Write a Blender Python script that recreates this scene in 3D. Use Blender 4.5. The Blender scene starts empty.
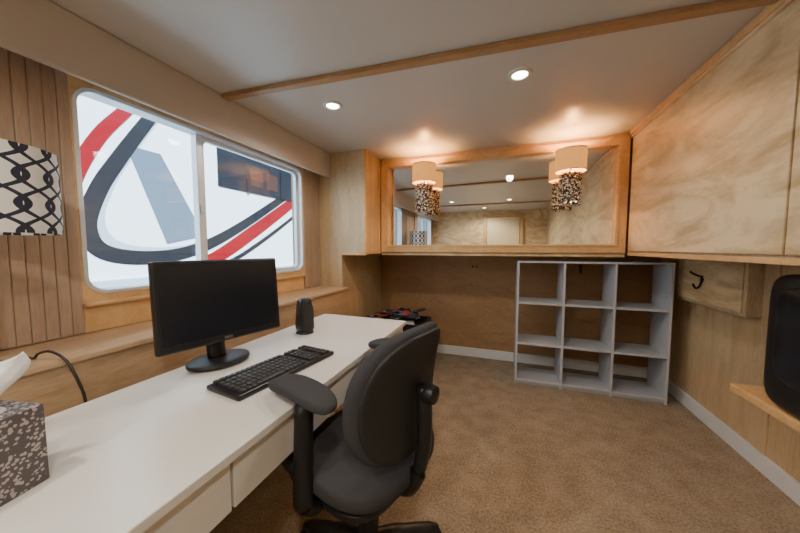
import bpy, bmesh, math, random
from mathutils import Vector, Matrix
random.seed(7)
D=bpy.data; C=bpy.context
# ------------------------------------------------------------------ materials
def nt(name):
    m=D.materials.new(name); m.use_nodes=True
    n=m.node_tree.nodes; l=m.node_tree.links
    return m,n,l,n['Principled BSDF']
def mat(name,col,rough=.5,metal=0,emit=None,es=0,trans=0,bump=None,spec=None,alpha=None):
    m,n,l,b=nt(name)
    b.inputs['Base Color'].default_value=(*col,1); b.inputs['Roughness'].default_value=rough
    b.inputs['Metallic'].default_value=metal
    if emit: b.inputs['Emission Color'].default_value=(*emit,1); b.inputs['Emission Strength'].default_value=es
    if trans: b.inputs['Transmission Weight'].default_value=trans
    if spec is not None: b.inputs['Specular IOR Level'].default_value=spec
    tc=n.new('ShaderNodeTexCoord'); no=n.new('ShaderNodeTexNoise'); no.inputs['Scale'].default_value=(bump[0] if bump else 6)
    no.inputs['Detail'].default_value=3
    l.new(tc.outputs['Object'],no.inputs['Vector'])
    if bump:
        bp=n.new('ShaderNodeBump'); bp.inputs['Strength'].default_value=bump[1]; bp.inputs['Distance'].default_value=bump[2]
        l.new(no.outputs['Fac'],bp.inputs['Height']); l.new(bp.outputs['Normal'],b.inputs['Normal'])
    else:
        r=n.new('ShaderNodeMapRange'); r.inputs['To Min'].default_value=max(0,rough-.04); r.inputs['To Max'].default_value=rough+.04
        l.new(no.outputs['Fac'],r.inputs['Value']); l.new(r.outputs['Result'],b.inputs['Roughness'])
    return m
def wood(name,c1,c2,stretch=(6,6,1.2),rough=.35,fig=2.5,figamt=.5,dist=1.6):
    m,n,l,b=nt(name)
    tc=n.new('ShaderNodeTexCoord'); mp=n.new('ShaderNodeMapping'); mp.inputs['Scale'].default_value=stretch
    l.new(tc.outputs['Object'],mp.inputs['Vector'])
    n1=n.new('ShaderNodeTexNoise'); n1.inputs['Scale'].default_value=fig; n1.inputs['Detail'].default_value=5; n1.inputs['Distortion'].default_value=dist
    l.new(mp.outputs['Vector'],n1.inputs['Vector'])
    n2=n.new('ShaderNodeTexNoise'); n2.inputs['Scale'].default_value=fig*14; n2.inputs['Detail'].default_value=6
    l.new(mp.outputs['Vector'],n2.inputs['Vector'])
    a=n.new('ShaderNodeMath'); a.operation='MULTIPLY'; a.inputs[1].default_value=1-figamt
    l.new(n2.outputs['Fac'],a.inputs[0])
    a2=n.new('ShaderNodeMath'); a2.operation='MULTIPLY_ADD'; a2.inputs[1].default_value=figamt
    l.new(n1.outputs['Fac'],a2.inputs[0]); l.new(a.outputs[0],a2.inputs[2])
    r=n.new('ShaderNodeValToRGB'); r.color_ramp.elements[0].position=.36; r.color_ramp.elements[1].position=.60
    r.color_ramp.elements[0].color=(*c1,1); r.color_ramp.elements[1].color=(*c2,1)
    l.new(a2.outputs[0],r.inputs['Fac']); l.new(r.outputs['Color'],b.inputs['Base Color'])
    b.inputs['Roughness'].default_value=rough
    return m
M={}
M['maple']=wood('maple_panel',(.49,.34,.165),(.78,.61,.37),(.9,.7,2.2),.28,2.0,.80,2.4)
M['maple_v']=wood('maple_panel_vertical',(.45,.315,.17),(.60,.45,.265),(6,6,.9),.4,1.6,.55)
M['alcove']=wood('alcove_panel_shaded',(.28,.155,.075),(.37,.22,.11),(1.2,1.2,3),.4,1.6,.55)  # alcove shade put into the colour as a darker wood tone
M['trimwood']=wood('oak_trim',(.57,.34,.145),(.71,.455,.215),(3,3,3),.35,3,.5)
M['flute']=wood('fluted_wood',(.34,.235,.17),(.42,.31,.225),(6,6,.6),.45,2,.5)
M['ledge']=wood('ledge_wood',(.42,.28,.165),(.54,.38,.23),(4,.8,4),.35,2,.5)
M['beam']=wood('beam_wood',(.34,.19,.09),(.46,.28,.14),(1,6,6),.4,3,.5)
M['white']=mat('white_laminate',(.76,.745,.71),.25)
M['shelfwhite']=mat('grey_white_laminate',(.48,.50,.54),.45)
M['base']=mat('baseboard_paint',(.68,.70,.72),.4)
M['ceil']=mat('ceiling_panel',(.58,.56,.53),.36)
M['valance']=mat('valance_vinyl',(.55,.50,.46),.5)
M['frame']=mat('window_aluminium',(.75,.78,.82),.35,.3)
M['black']=mat('black_plastic',(.012,.012,.014),.38)
M['blackmatte']=mat('black_matte',(.02,.02,.022),.6)
M['screen']=mat('lcd_screen',(.012,.014,.02),.22)
M['fabric']=mat('charcoal_fabric',(.055,.055,.062),.95,bump=(420,.5,.002),spec=.2)
M['bronze']=mat('dark_bronze',(.05,.035,.025),.35,.8)
M['mirror']=mat('mirror_silver',(.92,.92,.90),.0,1); 
mm=M['mirror'].node_tree
for lk in list(mm.links):
    if lk.to_socket.name=='Roughness': mm.links.remove(lk)
mm.nodes['Principled BSDF'].inputs['Roughness'].default_value=.0
M['shade']=mat('lit_fabric_shade',(.40,.22,.085),.85,emit=(1,.42,.10),es=.9,spec=.1)
M['lampglow']=mat('downlight_lens',(1,1,1),.4,emit=(1,.86,.68),es=24)
M['tissue']=mat('tissue_paper',(.88,.88,.9),.9)
M['hull']=mat('boat_gelcoat',(.72,.84,.92),.25)
M['hullblue']=mat('gelcoat_blue_panel',(.10,.145,.20),.4)  # blue-grey diagonal of the hull graphic
M['hullgrey']=mat('gelcoat_grey_band',(.36,.47,.56),.4)
M['red']=mat('red_stripe',(.22,.002,.008),.4)
M['dark']=mat('charcoal_stripe',(.014,.016,.022),.35)
M['tint']=mat('tinted_glass',(.015,.018,.025),.08)
M['water']=mat('harbour_water',(.08,.20,.28),.1,bump=(3,.4,.05))
M['brass']=mat('satin_nickel',(.6,.58,.55),.3,1)
M['doorpaint']=mat('cream_door',(.80,.66,.42),.45)
def glassmat():
    m,n,l,b=nt('window_glass'); n.remove(b)
    t=n.new('ShaderNodeBsdfTransparent'); t.inputs[0].default_value=(.93,.96,.97,1)
    g=n.new('ShaderNodeBsdfGlossy'); g.inputs['Roughness'].default_value=.02
    mx=n.new('ShaderNodeMixShader'); mx.inputs[0].default_value=.05
    l.new(t.outputs[0],mx.inputs[1]); l.new(g.outputs[0],mx.inputs[2]); l.new(mx.outputs[0],n['Material Output'].inputs['Surface'])
    return m
M['glass']=glassmat()
def carpet():
    m,n,l,b=nt('carpet_tan')
    tc=n.new('ShaderNodeTexCoord'); a=n.new('ShaderNodeTexNoise'); a.inputs['Scale'].default_value=90; a.inputs['Detail'].default_value=5
    c=n.new('ShaderNodeTexNoise'); c.inputs['Scale'].default_value=9; c.inputs['Detail'].default_value=4
    l.new(tc.outputs['Object'],a.inputs['Vector']); l.new(tc.outputs['Object'],c.inputs['Vector'])
    ad=n.new('ShaderNodeMath'); ad.operation='MULTIPLY_ADD'; ad.inputs[1].default_value=.35; 
    s=n.new('ShaderNodeMath'); s.operation='MULTIPLY'; s.inputs[1].default_value=.65
    l.new(a.outputs['Fac'],s.inputs[0]); l.new(c.outputs['Fac'],ad.inputs[0]); l.new(s.outputs[0],ad.inputs[2])
    r=n.new('ShaderNodeValToRGB'); r.color_ramp.elements[0].position=.35; r.color_ramp.elements[1].position=.65
    r.color_ramp.elements[0].color=(.205,.158,.108,1); r.color_ramp.elements[1].color=(.41,.335,.25,1)
    l.new(ad.outputs[0],r.inputs['Fac']); l.new(r.outputs['Color'],b.inputs['Base Color'])
    bp=n.new('ShaderNodeBump'); bp.inputs['Strength'].default_value=.7; bp.inputs['Distance'].default_value=.006
    l.new(a.outputs['Fac'],bp.inputs['Height']); l.new(bp.outputs['Normal'],b.inputs['Normal'])
    b.inputs['Roughness'].default_value=1; b.inputs['Specular IOR Level'].default_value=.1
    return m
M['carpet']=carpet()
def trellis(name,ku,kv,amp,th,cyl=True,ca=(.70,.68,.66),cbk=(.022,.024,.045)):
    m,n,l,b=nt(name)
    tc=n.new('ShaderNodeTexCoord'); sp=n.new('ShaderNodeSeparateXYZ'); l.new(tc.outputs['Object'],sp.inputs[0])
    def mth(op,a,bv=None,c=None):
        k=n.new('ShaderNodeMath'); k.operation=op
        for i,v in enumerate((a,bv,c)):
            if v is None: continue
            if isinstance(v,(int,float)): k.inputs[i].default_value=v
            else: l.new(v,k.inputs[i])
        return k.outputs[0]
    ang=mth('ARCTAN2',sp.outputs[1],sp.outputs[0]) if cyl else mth('ADD',sp.outputs[0],sp.outputs[1])
    u=mth('MULTIPLY',ang,ku); v=mth('MULTIPLY',sp.outputs[2],kv)
    sv=mth('MULTIPLY',mth('SINE',v),amp)
    s1=mth('ABSOLUTE',mth('SINE',mth('ADD',u,sv))); s2=mth('ABSOLUTE',mth('SINE',mth('SUBTRACT',u,sv)))
    mn=mth('MINIMUM',s1,s2); k=mth('LESS_THAN',mn,th)
    mx=n.new('ShaderNodeMix'); mx.data_type='RGBA'; l.new(k,mx.inputs[0])
    mx.inputs[6].default_value=(*ca,1); mx.inputs[7].default_value=(*cbk,1)
    l.new(mx.outputs[2],b.inputs['Base Color']); b.inputs['Roughness'].default_value=.9
    return m
M['trellis']=trellis('trellis_fabric',7.0,38.0,2.05,.40)
def floral(name,scale,c1,c2,th):
    m,n,l,b=nt(name)
    tc=n.new('ShaderNodeTexCoord'); v=n.new('ShaderNodeTexVoronoi'); v.inputs['Scale'].default_value=scale
    no=n.new('ShaderNodeTexNoise'); no.inputs['Scale'].default_value=scale*1.2; no.inputs['Detail'].default_value=2
    l.new(tc.outputs['Object'],no.inputs['Vector'])
    ad=n.new('ShaderNodeMath'); ad.operation='MULTIPLY_ADD'; ad.inputs[1].default_value=.9
    l.new(tc.outputs['Object'],v.inputs['Vector']); l.new(no.outputs['Fac'],ad.inputs[0]); l.new(v.outputs['Distance'],ad.inputs[2])
    r=n.new('ShaderNodeValToRGB'); r.color_ramp.interpolation='CONSTANT'
    r.color_ramp.elements[0].color=(*c2,1); r.color_ramp.elements[1].position=th; r.color_ramp.elements[1].color=(*c1,1)
    l.new(ad.outputs[0],r.inputs['Fac']); l.new(r.outputs['Color'],b.inputs['Base Color']); b.inputs['Roughness'].default_value=.6
    return m
M['floral']=floral('floral_cardboard',130,(.095,.085,.09),(.42,.38,.38),.84)
M['crystal']=floral('crystal_beads',60,(.10,.06,.04),(.95,.85,.7),.90)  # pale blotches stand for the crystals' sparkle, painted into the base colour
M['crystal'].node_tree.nodes['Principled BSDF'].inputs['Roughness'].default_value=.1
# ------------------------------------------------------------------ geometry helpers
def link(name,me,mt,parent=None,smooth=False,bevel=0,seg=2):
    o=D.objects.new(name,me); C.collection.objects.link(o)
    if mt: me.materials.append(M[mt] if isinstance(mt,str) else mt)
    if parent: o.parent=parent
    if smooth:
        for p in me.polygons: p.use_smooth=True
    if bevel:
        b=o.modifiers.new('bevel','BEVEL'); b.width=bevel; b.segments=seg; b.limit_method='ANGLE'
    return o
def root(name,loc=(0,0,0),rz=0):
    e=D.objects.new(name,None); e.empty_display_size=.1; C.collection.objects.link(e)
    e.location=loc; e.rotation_euler=(0,0,rz); return e
def bm_box(bm,lo,hi):
    r=bmesh.ops.create_cube(bm,size=1)
    s=[hi[i]-lo[i] for i in range(3)]; c=[(hi[i]+lo[i])/2 for i in range(3)]
    for v in r['verts']: v.co=Vector((v.co.x*s[0]+c[0],v.co.y*s[1]+c[1],v.co.z*s[2]+c[2]))
def fin(bm):
    me=D.meshes.new('m'); bmesh.ops.recalc_face_normals(bm,faces=bm.faces); bm.to_mesh(me); bm.free(); return me
def boxes(name,lst,mt,parent=None,bevel=0):
    bm=bmesh.new()
    for lo,hi in lst: bm_box(bm,lo,hi)
    return link(name,fin(bm),mt,parent,bevel=bevel)
def box(name,lo,hi,mt,parent=None,bevel=0): return boxes(name,[(lo,hi)],mt,parent,bevel)
def lathe(name,prof,mt,parent=None,loc=(0,0,0),n=32,rot=None,sx=1,sy=1):
    bm=bmesh.new(); rings=[]
    for r,z in prof:
        rings.append([bm.verts.new((r*math.cos(2*math.pi*i/n)*sx,r*math.sin(2*math.pi*i/n)*sy,z)) for i in range(n)])
    for a,b in zip(rings,rings[1:]):
        for i in range(n): bm.faces.new((a[i],a[(i+1)%n],b[(i+1)%n],b[i]))
    if prof[0][0]>0.0001 and prof[0]!=prof[-1]: bm.faces.new(rings[0])
    if prof[-1][0]>0.0001 and prof[0]!=prof[-1]: bm.faces.new(rings[-1])
    bmesh.ops.remove_doubles(bm,verts=bm.verts,dist=1e-5)
    if rot is not None: bmesh.ops.transform(bm,matrix=rot,verts=bm.verts)
    bmesh.ops.translate(bm,vec=Vector(loc),verts=bm.verts)
    o=link(name,fin(bm),mt,parent)
    for p in o.data.polygons: p.use_smooth=len(p.vertices)<=4
    o.data.set_sharp_from_angle(angle=math.radians(40))
    return o
def cyl(name,r,z0,z1,mt,parent=None,loc=(0,0,0),rot=None,n=24): return lathe(name,[(r,z0),(r,z1)],mt,parent,loc,n,rot)
def catmull(pts,n=8):
    P=[Vector(p) for p in pts]; P=[2*P[0]-P[1]]+P+[2*P[-1]-P[-2]]; out=[]
    for i in range(1,len(P)-2):
        for k in range(n):
            t=k/n; a,b,c,d=P[i-1],P[i],P[i+1],P[i+2]
            out.append(.5*((2*b)+(-a+c)*t+(2*a-5*b+4*c-d)*t*t+(-a+3*b-3*c+d)*t**3))
    out.append(P[-2]); return out
def tube(name,pts,r,mt,parent=None,n=10,sm=6,flat=1.0):
    p=catmull(pts,sm) if sm else [Vector(q) for q in pts]
    bm=bmesh.new(); rings=[]; up=Vector((0,0,1))
    for i,c in enumerate(p):
        t=(p[min(i+1,len(p)-1)]-p[max(i-1,0)]).normalized()
        ref=up if abs(t.z)<.95 else Vector((0,1,0))
        s=t.cross(ref).normalized(); u=s.cross(t).normalized()
        rr=r[i*(len(r)-1)//(len(p)-1)] if isinstance(r,(list,tuple)) else r
        rings.append([bm.verts.new(c+s*math.cos(2*math.pi*k/n)*rr+u*math.sin(2*math.pi*k/n)*rr*flat) for k in range(n)])
    for a,b in zip(rings,rings[1:]):
        for k in range(n): bm.faces.new((a[k],a[(k+1)%n],b[(k+1)%n],b[k]))
    bm.faces.new(rings[0]); bm.faces.new(rings[-1])
    return link(name,fin(bm),mt,parent,smooth=True)
def superq(name,size,e1,e2,mt,parent=None,loc=(0,0,0),fn=None,nu=48,nv=24,axis='z',rot=None):
    def sg(x,p): return math.copysign(abs(x)**p,x)
    bm=bmesh.new(); rows=[]
    for j in range(nv+1):
        ph=-math.pi/2+math.pi*j/nv; row=[]
        for i in range(nu):
            th=2*math.pi*i/nu
            x=sg(math.cos(ph),e1)*sg(math.cos(th),e2); y=sg(math.cos(ph),e1)*sg(math.sin(th),e2); z=sg(math.sin(ph),e1)
            if axis=='x': v=Vector((z*size[0],x*size[1],y*size[2]))
            else: v=Vector((x*size[0],y*size[1],z*size[2]))
            if fn: v=fn(v)
            row.append(bm.verts.new(v))
        rows.append(row)
    for a,b in zip(rows,rows[1:]):
        for i in range(nu): bm.faces.new((a[i],a[(i+1)%nu],b[(i+1)%nu],b[i]))
    bmesh.ops.remove_doubles(bm,verts=bm.verts,dist=1e-5)
    if rot is not None: bmesh.ops.transform(bm,matrix=rot,verts=bm.verts)
    bmesh.ops.translate(bm,vec=Vector(loc),verts=bm.verts)
    return link(name,fin(bm),mt,parent,smooth=True)
def ring(name,x0,x1,outer,inner,ro,ri,mt,parent=None,bevel=0,plane='x'):
    def loop(R,r):
        a0,a1,z0,z1=R; pts=[]
        for cx,cz,s in ((a1-r,z1-r,0),(a0+r,z1-r,90),(a0+r,z0+r,180),(a1-r,z0+r,270)):
            for k in range(9):
                t=math.radians(s+k*90/8); pts.append((cx+r*math.cos(t),cz+r*math.sin(t)))
        return pts
    bm=bmesh.new(); L=[]
    for x in (x0,x1):
        for R,r in ((outer,ro),(inner,ri)):
            L.append([bm.verts.new((x,a,z) if plane=='x' else (a,x,z)) for a,z in loop(R,r)])
    n=len(L[0])
    for a,b in ((L[0],L[1]),(L[1],L[3]),(L[3],L[2]),(L[2],L[0])):
        for i in range(n): bm.faces.new((a[i],a[(i+1)%n],b[(i+1)%n],b[i]))
    return link(name,fin(bm),mt,parent,bevel=bevel)
RX=lambda d: Matrix.Rotation(math.radians(d),4,'X')
RY=lambda d: Matrix.Rotation(math.radians(d),4,'Y')
RZ=lambda d: Matrix.Rotation(math.radians(d),4,'Z')
# ------------------------------------------------------------------ room shell
XL,XR,YB,YF,ZC=-1.70,1.39,3.33,-1.8,2.13
XE=-1.38   # ledge front
box('floor',(XL-.1,YF-.1,-.1),(XR+.1,YB+.1,0),'carpet')
box('ceiling',(XL-.12,YF-.12,ZC),(XR+.12,YB+.12,ZC+.12),'ceil')
W1=(.70,2.16,1.03,1.93); W2=(-1.5,-.3,1.03,1.93)
wl=[]
x0,x1=XL-.1,XL
wl+=[((x0,YF-.1,0),(x1,YB+.1,W1[2])),((x0,YF-.1,W1[3]),(x1,YB+.1,ZC)),
     ((x0,YF-.1,W1[2]),(x1,W2[0],W1[3])),((x0,W2[1],W1[2]),(x1,W1[0],W1[3])),((x0,W1[1],W1[2]),(x1,YB+.1,W1[3]))]
boxes('wall_left',wl,'flute')
box('wall_back',(XL,YB,0),(XR,YB+.1,ZC),'alcove')
box('wall_right',(XR,YF-.1,0),(XR+.1,YB+.1,ZC),'maple_v')
box('wall_front',(XL,YF-.1,0),(XR,YF,ZC),'maple')
d=root('door_1',(0,YF,0))
box('door_leaf',(-.36,0.001,0.01),(.36,.035,1.96),'doorpaint',d,.004)
boxes('door_casing',[((-.44,0.001,0),(-.37,.05,2.03)),((.37,0.001,0),(.44,.05,2.03)),((-.44,0.001,1.97),(.44,.05,2.04))],'trimwood',d,.004)
lathe('door_knob',[(0.001,0),(.012,0),(.012,.03),(.026,.045),(.026,.06),(.001,.068)],'brass',d,(.30,.035,1.0),20,RX(-90))
box('baseboard_back',(-1.42,YB-.02,0),(XR,YB,.10),'base',bevel=.004)
box('baseboard_right',(XR-.02,YF,0),(XR,YB-.02,.10),'base',bevel=.004)
box('baseboard_left',(XE,YF,0),(XE+.02,2.41,.09),'base',bevel=.004)
bm=bmesh.new()
p=[(-1.55,1.285),(-1.55,1.33),(.93,1.475),(.93,1.43)]
lo=[bm.verts.new((x,y,ZC-.024)) for x,y in p]; hi=[bm.verts.new((x,y,ZC)) for x,y in p]
bm.faces.new(lo); bm.faces.new(hi)
for i in range(4): bm.faces.new((lo[i],lo[(i+1)%4],hi[(i+1)%4],hi[i]))
link('trim_ceiling_beam',fin(bm),'beam',bevel=.004)
box('trim_ceiling_batten',(-1.55,-.62,ZC-.025),(.92,-.57,ZC),'beam',bevel=.004)
lg=root('window_ledge')
box('ledge_body',(XL,YF,0),(XE,2.41,.845),'ledge',lg)
box('ledge_top',(XL,YF,.845),(XE+.012,2.41,.87),'ledge',lg,.006)
box('wall_pier',(XL,2.41,0),(-1.44,YB,ZC),'maple_v')
cs=root('trim_window_casing')
for (a,b) in ((.40,.70),(2.17,2.40),(-.295,-.10),(-1.72,-1.505)):
    L=[((XL,a,.871),(XL+.017,b,1.96))]
    n=int((b-a)/.036); w=(b-a)/n
    for i in range(n): L.append(((XL+.012,a+i*w+.0005,.875),(XL+.022,a+(i+1)*w-.0005,1.955)))
    boxes('fluted_board',L,'flute',cs,.004)
for W in (W1,W2):
    ring('opening_liner',XL,XL+.02,(W[0]-.03,W[1]+.03,W[2]-.03,W[3]+.02),(W[0]+.01,W[1]-.01,W[2]+.01,W[3]-.01),.002,.075,'trimwood',cs)
    box('apron_board',(XL,W[0],.871),(XL+.016,W[1],1.0),'trimwood',cs,.004)
    box('apron_bead',(XL,W[0],.985),(XL+.035,W[1],1.005),'trimwood',cs,.006)
def window(name,W,div):
    w=root(name)
    a0,a1,z0,z1=W
    ring('outer_frame',XL-.06,XL+.024,(a0+.005,a1-.005,z0+.005,z1-.005),(a0+.022,a1-.022,z0+.022,z1-.022),.08,.065,'frame',w,.003)
    ring('sliding_sash',XL-.045,XL-.015,(div-.01,a1-.022,z0+.022,z1-.022),(div+.02,a1-.045,z0+.045,z1-.045),.05,.035,'frame',w,.003)
    box('meeting_stile',(XL-.055,div-.03,z0+.022),(XL-.008,div+.006,z1-.022),'frame',w,.003)
    box('glass_fixed',(XL-.05,a0+.02,z0+.02),(XL-.046,div,z1-.02),'glass',w)
    box('glass_sliding',(XL-.032,div,z0+.03),(XL-.028,a1-.03,z1-.03),'glass',w)
    box('latch',(XL-.008,div-.02,1.45),(XL+.004,div+.0,1.50),'frame',w,.003)
window('window_1',W1,1.27); window('window_2',W2,-.9)
v=root('window_valance')
box('fascia',(-1.58,YF,1.90),(-1.555,2.41,ZC),'valance',v,.008)
box('return',(XL,YF,1.90),(-1.58,YF+.02,ZC),'valance',v)
box('soffit',(XL,YF+.02,1.965),(-1.58,2.41,1.98),'valance',v)
lc=root('wall_cabinet')
box('carcass',(-1.70,2.412,1.18),(-1.19,YB,ZC),'maple_v',lc,.003)
boxes('edge_trim',[((-1.215,2.400,1.18),(-1.185,2.425,ZC-.001)),((-1.188,2.41,1.18),(-1.178,2.45,ZC-.001)),((-1.188,2.70,1.18),(-1.178,2.73,ZC-.001)),((-1.44,2.400,1.17),(-1.185,2.42,1.2))],'trimwood',lc,.004)
mc=root('mirror_bulkhead')
box('carcass',(-1.185,2.80,1.18),(.915,YB,ZC),'maple',mc)
box('bottom_rail',(-1.177,2.757,1.165),(.915,2.80,1.195),'maple',mc,.004)
box('top_rail',(-1.177,2.757,2.099),(.915,2.80,ZC-.001),'trimwood',mc,.004)
mi=root('framed_wall_mirror')
box('mirror_glass',(-1.11,2.770,1.26),(.85,2.785,2.05),'mirror',mi)
box('mirror_backing',(-1.17,2.786,1.2),(.91,2.799,2.095),'blackmatte',mi)
ring('mirror_frame',2.735,2.785,(-1.175,.913,1.196,2.098),(-1.10,.84,1.262,2.04),.002,.002,'trimwood',mi,.006,'y')
ring('mirror_frame_bead',2.728,2.775,(-1.115,.855,1.25,2.052),(-1.095,.835,1.268,2.034),.002,.002,'trimwood',mi,.004,'y')
rc=root('overhead_cabinet')
box('carcass',(.935,YF,1.185),(XR,YB,ZC),'maple_v',rc)
for i,(a,b) in enumerate(((1.395,2.715),(.08,1.385),(-1.2,.07))):
    box('door_panel_%d'%(i+1),(.918,a,1.215),(.936,b,2.085),'maple',rc,.003)
box('face_bottom_rail',(.922,YF,1.18),(.937,2.725,1.205),'trimwood',rc,.003)
box('top_molding',(.895,YF,2.09),(.936,2.725,ZC-.001),'trimwood',rc,.008)
box('top_bead',(.905,YF,2.078),(.93,2.725,2.092),'maple',rc,.004)
def downlight(x,y,e=22):
    r=root('recessed_downlight',(x,y,ZC))
    lathe('trim_ring',[(.036,0.0),(.039,-.008),(.056,-.007),(.060,0.0)],'white',r,n=40)
    lathe('lens',[(.001,-.002),(.037,-.003),(.037,0)],'lampglow',r,n=32)
    L=D.lights.new('downlight_spot','SPOT'); L.energy=e; L.color=(1,.89,.75); L.spot_size=math.radians(160); L.spot_blend=.5; L.shadow_soft_size=.04
    o=D.objects.new('bulb',L); C.collection.objects.link(o); o.parent=r; o.location=(0,0,-.03)
downlight(-1.02,1.62); downlight(.065,1.66)
downlight(-.95,-.15,34); downlight(.1,-.2,34); downlight(-.4,-1.2,42)
def sconce(x):
    y=2.61; r=root('crystal_wall_sconce',(x,y,1.915))
    lathe('drum_shade',[(.106,-.082),(.108,-.082),(.108,.082),(.106,.082),(.106,-.082)],'shade',r,n=40)
    lathe('shade_band_top',[(.1085,.076),(.1105,.076),(.1105,.084),(.1085,.084),(.1085,.076)],'brass',r,n=40)
    lathe('shade_band_bottom',[(.1085,-.084),(.1105,-.084),(.1105,-.076),(.1085,-.076),(.1085,-.084)],'brass',r,n=40)
    lathe('crystal_core',[(.001,-.34),(.060,-.34),(.060,-.09),(.001,-.09)],'crystal',r,n=24)
    bm=bmesh.new()
    for j in range(7):
        for i in range(12):
            a=2*math.pi*(i+.5*(j%2))/12
            q=bmesh.ops.create_icosphere(bm,subdivisions=1,radius=.018)
            bmesh.ops.translate(bm,vec=(.066*math.cos(a),.066*math.sin(a),-.33+j*.037),verts=q['verts'])
    link('crystal_beads',fin(bm),'crystal',r)
    tube('arm',[(0,.13,-.05),(0,.08,-.06),(0,0,-.08)],.008,'brass',r)
    lathe('backplate',[(.001,0),(.045,0),(.045,.012),(.001,.016)],'brass',r,(0,.160,-.05),24,RX(90))
    tube('stem',[(0,0,-.10),(0,0,.03)],.007,'brass',r,sm=0)
    L=D.lights.new('sconce_bulb','POINT'); L.energy=24; L.color=(1,.50,.16); L.shadow_soft_size=.03
    o=D.objects.new('bulb',L); C.collection.objects.link(o); o.parent=r; o.location=(0,0,.02)
sconce(-.69); sconce(.487)
# ---- desk
dk=root('desk',(-.92,.82,0))
def L2(lo,hi): return ((lo[0]+.92,lo[1]-.82,lo[2]),(hi[0]+.92,hi[1]-.82,hi[2]))
box('desk_top',*L2((-1.24,-.18,.725),(-.60,1.82,.75)),'white',dk,.003)
box('drawer_carcass',*L2((-1.20,-.16,.60),(-.635,1.80,.725)),'white',dk)
for i in range(3):
    a=-.15+i*.65
    box('drawer_front_%d'%(i+1),*L2((-.635,a+.004,.592),(-.615,a+.646,.720)),'white',dk,.002)
boxes('legs',[L2((x,y,0),(x+.05,y+.05,.60)) for x in (-1.20,-.69) for y in (-.16,1.75)],'white',dk,.003)
# ---- monitor
mo=root('computer_monitor',(-1.13,.88,.7505),math.radians(-14))
T=Matrix.Translation((.06,0,.277))@RY(-4)
def mb(name,lo,hi,mt,bev):
    o=box(name,lo,hi,mt,mo,bev); o.data.transform(T); return o
mb('bezel',(-.012,-.235,-.165),(.018,.235,.165),'black',.008)
mb('screen',(.0175,-.218,-.135),(.0195,.218,.150),'screen',.0)
mb('logo_badge',(.018,-.016,-.156),(.0195,.016,-.145),'brass',0)
mb('back_shell',(-.045,-.16,-.12),(-.010,.16,.12),'black',.02)
superq('base_foot',(.095,.12,.014),.5,1,'black',mo,(0.0,0,.014))
tube('neck',[(-.02,0,.02),(-.03,0,.1),(-.015,0,.2),(.0,0,.27)],[.035,.03,.028,.03],'black',mo,n=14)
# ---- keyboard
kb=root('computer_keyboard',(-.835,.905,.7505),math.radians(-7.5))
box('keyboard_body',(-.088,-.232,0),(.088,.232,.018),'black',kb,.006)
K=[]
for r_ in range(6):
    x=-.070+r_*.0265+(.004 if r_>0 else 0)
    for c_ in range(21):
        y=-.213+c_*.0203
        if c_ in (14,18) : continue
        if r_==5 and 4<=c_<=8: continue
        K.append(((x-.0105,y+.001,.016),(x+.0105,y+.0180,.027)))
K.append(((.0665-.0105,-.213+4*.0203,.016),(.0665+.0105,-.213+9*.0203-.003,.027)))
boxes('keys',K,mat('keycap_grey',(.035,.035,.04),.35),kb,.002)
# ---- speaker
sp=root('desktop_speaker',(-1.07,1.37,.7505),math.radians(-25))
superq('speaker_body',(.045,.043,.095),.35,.6,'black',sp,(0,0,.105),lambda v:Vector((v.x*(1-.15*v.z/.095),v.y*(1-.15*v.z/.095),v.z)))
superq('speaker_grille',(.006,.033,.075),.4,.8,'blackmatte',sp,(.043,0,.11),axis='x')
lathe('speaker_foot',[(.001,0),(.05,0),(.045,.012),(.001,.014)],'black',sp)
# ---- tissue box
tb=root('tissue_box',(-.945,.232,.7505),math.radians(12))
box('carton',(-.060,-.060,0),(.060,.060,.165),'floral',tb,.002)
lathe('opening',[(.001,.1655),(.035,.1660)],'white',tb,n=24)
bm=bmesh.new(); rows=[]
for i in range(15):
    k=i/14; row=[]
    for j in range(25):
        s_=(j/24-.5)*2
        wd=.018+.050*k**.7
        x=s_*wd+.008*math.sin(6*k+3*s_)
        y=.020*math.sin(5.5*s_+2*k)*(.5+k)+.012*math.sin(11*s_)*k
        z=.155+k*(.095+.030*math.cos(2.2*s_-1.2)-.038*abs(math.sin(3.1*s_+.5)))
        row.append(bm.verts.new((y,x,z)))
    rows.append(row)
for a,b in zip(rows,rows[1:]):
    for j in range(24): bm.faces.new((a[j],a[j+1],b[j+1],b[j]))
o=link('tissue',fin(bm),'tissue',tb,smooth=True); sm=o.modifiers.new('s','SOLIDIFY'); sm.thickness=.001
# ---- patterned table lamp on the ledge
lp=root('table_lamp',(-1.46,.395,.8705))
o=lathe('drum_shade',[(.160,-.127),(.163,-.127),(.163,.127),(.160,.127),(.160,-.127)],'trellis',lp,n=64); o.location=(0,0,.540)
lathe('lamp_body',[(.001,0),(.060,0),(.060,.012),(.016,.022),(.012,.06),(.018,.10),(.018,.14),(.010,.18),(.009,.50),(.001,.50)],'brass',lp,n=28)
boxes('shade_spider',[((-.16,-.003,.60),(.16,.003,.606)),((-.003,-.16,.60),(.003,.16,.606))],'bronze',lp)
cb=root('power_cable')
tube('lamp_cord',[(-1.52,.475,.8745),(-1.45,.475,.876),(-1.42,.475,.895),(-1.37,.485,.905),(-1.32,.50,.875),(-1.28,.51,.80),(-1.265,.515,.74),(-1.27,.52,.60),(-1.28,.52,.3)],.004,'black',cb)
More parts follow.
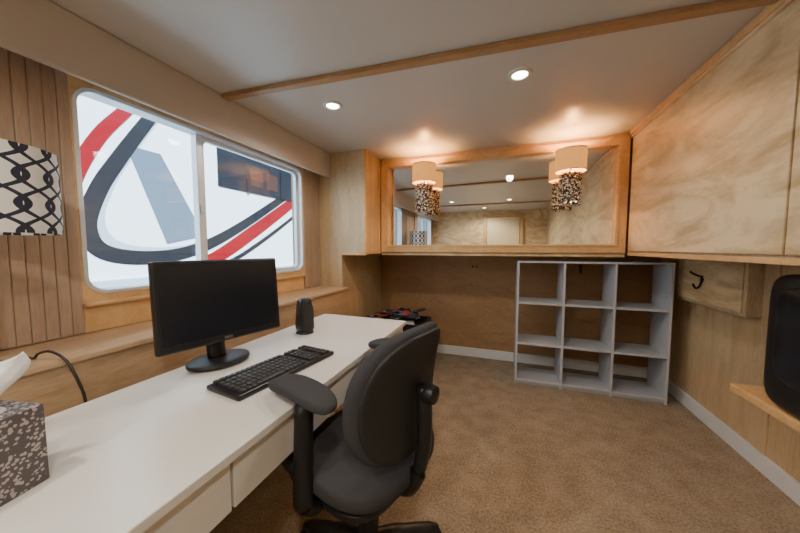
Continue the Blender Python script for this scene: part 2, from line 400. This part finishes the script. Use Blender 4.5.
# ---- office chair   (local +X = forward)
ch=root('office_chair',(-.465,.945,0),math.radians(163))
def seatf(v):
    z=v.z-.02*max(0,(v.x-.12)/.1)**1.5
    return Vector((v.x,v.y,z+.025*(v.y/.24)**2))
superq('seat_cushion',(.25,.25,.045),.5,.55,'fabric',ch,(.04,0,.475),seatf)
superq('seat_pan',(.22,.22,.02),.4,.5,'black',ch,(.04,0,.425))
def backf(v):
    k=1-.12*max(0,v.z/.25)
    return Vector((v.x+.050*(v.y/.21)**2+.02*math.cos(v.z/.25*2.2),v.y*k,v.z))
Rb=RY(-8)
superq('backrest_cushion',(.034,.225,.225),.6,.72,'fabric',ch,(-.200,0,.770),backf,axis='x',rot=Rb)
superq('backrest_shell',(.014,.205,.210),.5,.72,'blackmatte',ch,(-.228,0,.770),backf,axis='x',rot=Rb)
tube('back_bar',[(-.02,0,.42),(-.15,0,.41),(-.21,0,.46),(-.250,0,.60),(-.250,0,.80)],.022,'black',ch,flat=1.3)
lathe('height_knob',[(.001,0),(.028,0),(.032,.012),(.028,.04),(.001,.045)],'black',ch,(-.250,0,.78),16,RY(-90))
tube('tilt_lever',[(0,0,.42),(0,-.18,.415),(0,-.27,.42)],.008,'black',ch)
for s in (1,-1):
    superq('arm_pad',(.150,.050,.022),.6,.7,'fabric',ch,(.055,s*.245,.785),lambda v:Vector((v.x,v.y,v.z-.014*(v.x/.13)**2+.014)))
    tube('arm_post',[(.01,s*.10,.42),(.015,s*.22,.42),(.02,s*.262,.45),(.025,s*.262,.56),(.03,s*.25,.77)],[.02,.026,.032,.030,.026],'black',ch)
cyl('gas_lift',.028,.10,.42,'black',ch); cyl('lift_sleeve',.038,.08,.26,'black',ch)
for k in range(5):
    a=2*math.pi*k/5+.3; c,s=math.cos(a),math.sin(a)
    tube('leg_%d'%(k+1),[(0,0,.115),(.15*c,.15*s,.105),(.29*c,.29*s,.075)],[.032,.026,.018],'black',ch,sm=4)
    cyl('caster_%d'%(k+1),.028,-.022,.022,'black',ch,(.29*c,.29*s,.029),RZ(math.degrees(a))@RX(90),16)
# ---- cube bookcase
bk=root('cube_bookcase',(.69,2.93,0))
w=.56; t=.018; H=1.125; L=[]
for i in range(4):
    x=-w+i*(2*w-t)/3; L.append(((x,-.15,0),(x+t,.15,H)))
    z=(.03 if i==0 else i*(H-t)/3)
    L.append(((-w,-.149,z),(w,.149,z+t)))
L.append(((-w,-.13,0),(w,-.115,.03)))
boxes('bookcase_frame',L,'shelfwhite',bk,.0015)
# ---- small hook cabinet on right wall, TV shelf, TV
hb=root('coat_hook_board')
box('board',(XR-.07,2.20,.84),(XR,2.90,1.184),'maple_v',hb,.003)
box('door_face',(XR-.078,2.225,.862),(XR-.0705,2.875,1.165),'maple',hb,.003)
def hook(par,pos,dx,dy):
    x,y,z=pos
    tube('hook',[(x,y,z+.05),(x+dx*.02,y+dy*.02,z+.055),(x+dx*.05,y+dy*.05,z+.07),(x+dx*.07,y+dy*.07,z+.085)],.007,'bronze',par)
    tube('lower_hook',[(x,y,z+.03),(x+dx*.015,y+dy*.015,z-.02),(x+dx*.035,y+dy*.035,z-.03),(x+dx*.05,y+dy*.05,z)],.007,'bronze',par)
    lathe('plate',[(.001,0),(.018,0),(.016,.006),(.001,.008)],'bronze',par,(x,y,z+.03),16,RY(-90) if dx else RX(90))
hook(hb,(XR-.079,2.58,.99),-1,0)
h2=root('coat_hook'); hook(h2,(.74,YB-.001,1.02),0,-1)
ol=root('wall_outlet'); superq('outlet_plate',(.055,.004,.03),.3,.7,'alcove',ol,(-.29,YB-.004,1.03)); boxes('sockets',[((-.32,YB-.010,1.02),(-.30,YB-.006,1.04)),((-.28,YB-.010,1.02),(-.26,YB-.006,1.04))],'blackmatte',ol)
ts=root('tv_shelf')
box('shelf_board',(1.10,.5,.520),(XR,1.90,.560),'trimwood',ts,.006)
boxes('brackets',[((1.18,y,.38),(XR,y+.025,.520)) for y in (.8,1.6)],'maple_v',ts,.003)
boxes('wall_battens',[((XR-.008,2.10,.10),(XR,2.19,1.184)),((XR-.006,1.2,.10),(XR,1.23,.505))],'maple_v',ts)
tv=root('crt_television',(1.235,1.42,.561),math.pi)
superq('tv_front_housing',(.07,.31,.285),.25,.25,'black',tv,(.07,0,.290),axis='x')
superq('tv_rear_housing',(.10,.25,.23),.3,.4,'black',tv,(-.045,0,.27),axis='x')
superq('tv_screen',(.02,.255,.205),.6,.3,'screen',tv,(.130,0,.32),axis='x')
boxes('tv_feet',[((-.1,-.22,0),(.1,-.18,.03)),((-.1,.18,0),(.1,.22,.03))],'black',tv)
# ---- storage crate with magazines/discs
cr=root('storage_crate',(-1.04,2.82,0))
boxes('crate_shell',[((-.33,-.2,0),(.33,-.185,.50)),((-.33,.185,0),(.33,.2,.50)),((-.33,-.2,0),(-.315,.2,.50)),((.315,-.2,0),(.33,.2,.50)),((-.33,-.2,0),(.33,.2,.45))],'black',cr,.004)
cm=[mat('case_%d'%i,c,.4) for i,c in enumerate([(.35,.05,.04),(.5,.5,.52),(.04,.04,.05),(.1,.16,.3),(.04,.03,.03),(.25,.25,.27),(.05,.05,.06),(.02,.02,.02)])]
for i in range(34):
    cx=random.uniform(-.25,.25); cy=random.uniform(-.14,.12); z=.47+random.uniform(0,.10)
    o=box('disc_case_%d'%(i+1),(-.06,-.045,0),(.06,.045,.012),cm[i%8],cr,.001)
    o.location=(cx,cy,z); o.rotation_euler=(random.uniform(-.4,.4),random.uniform(-.4,.4),random.uniform(0,3))
# ------------------------------------------------------------------ outside: neighbouring motor yacht
yt=root('motor_yacht')
HX=-3.4
box('hull_side',(HX-.5,-3,-.6),(HX,9,3.3),'hull',yt)
def ribbon(name,pts,w,mt,off):
    p=catmull([(HX+off,a,z) for a,z in pts],8); bm=bmesh.new(); pr=None
    for i,c in enumerate(p):
        t=(p[min(i+1,len(p)-1)]-p[max(i-1,0)]).normalized(); nrm=Vector((0,-t.z,t.y))
        ww=w*(.7+.3*math.sin(math.pi*i/len(p)))
        q=(bm.verts.new(c+nrm*ww),bm.verts.new(c-nrm*ww))
        if pr: bm.faces.new((pr[0],q[0],q[1],pr[1]))
        pr=q
    return link(name,fin(bm),mt,yt)
path=[(2.25,2.95),(2.0,2.55),(1.74,2.10),(1.56,1.75),(1.47,1.42),(1.58,1.20),(1.95,1.14),(2.40,1.22),(2.95,1.48),(3.92,2.08),(4.9,2.7)]
ribbon('charcoal_swoosh',path,.070,'dark',.004)
ribbon('grey_swoosh',[(a+.09,z+.07) for a,z in path],.035,'hullgrey',.003)
red1=[(2.05,2.95),(1.84,2.60),(1.60,2.25),(1.43,1.88),(1.35,1.55),(1.36,1.30)]
ribbon('red_swoosh_upper',red1,.055,'red',.006)
red2=[(2.45,1.04),(2.75,1.17),(3.2,1.44),(3.95,1.92),(4.9,2.55)]
ribbon('red_swoosh_lower',red2,.09,'red',.006)
ribbon('charcoal_swoosh_lower',[(2.3,.9),(2.85,1.06),(3.3,1.28),(4.0,1.70),(4.9,2.3)],.03,'dark',.005)
bm=bmesh.new(); bm.faces.new([bm.verts.new((HX+.0035,a,z)) for a,z in ((1.78,2.22),(2.08,2.22),(2.52,1.38),(2.10,1.28))]); link('blue_panel',fin(bm),'hullblue',yt)
box('lower_rub_band',(HX,-3,.35),(HX+.03,9,.95),'hullgrey',yt,.01)
box('side_window_band',(HX,2.72,2.02),(HX+.012,8,2.95),'tint',yt,.004)
boxes('window_band_mullions',[((HX+.01,y,2.02),(HX+.03,y+.04,2.95)) for y in (3.15,3.8,4.6)],'tint',yt)
boxes('cabin_curtains',[((HX+.0125,y,2.12),(HX+.016,y+.22,2.36)) for y in (3.22,3.52)],mat('cabin_curtain',(.035,.012,.008),.8),yt)
box('water',(-12,-8,-.9),(-1.9,14,-.8),'water')
# ------------------------------------------------------------------ light
w=D.worlds.new('World'); C.scene.world=w; w.use_nodes=True
bg=w.node_tree.nodes['Background']
sky=w.node_tree.nodes.new('ShaderNodeTexSky'); sky.sky_type='HOSEK_WILKIE'; sky.sun_direction=(.6,-.2,.77); sky.turbidity=3
w.node_tree.links.new(sky.outputs[0],bg.inputs[0]); bg.inputs[1].default_value=3.6
S=D.lights.new('sun','SUN'); S.energy=28; S.angle=.02; S.color=(.90,.96,1)
o=D.objects.new('sun',S); C.collection.objects.link(o); o.rotation_euler=Vector((.55,-.25,.78)).to_track_quat('Z','Y').to_euler()
# ------------------------------------------------------------------ camera
cam=D.cameras.new('camera'); co=D.objects.new('camera',cam); C.collection.objects.link(co)
cam.sensor_width=36; cam.lens=13.0; cam.clip_start=.02
co.location=(0,0,1.24); co.rotation_euler=(math.radians(90-3.7),0,math.radians(19.5))
C.scene.camera=co
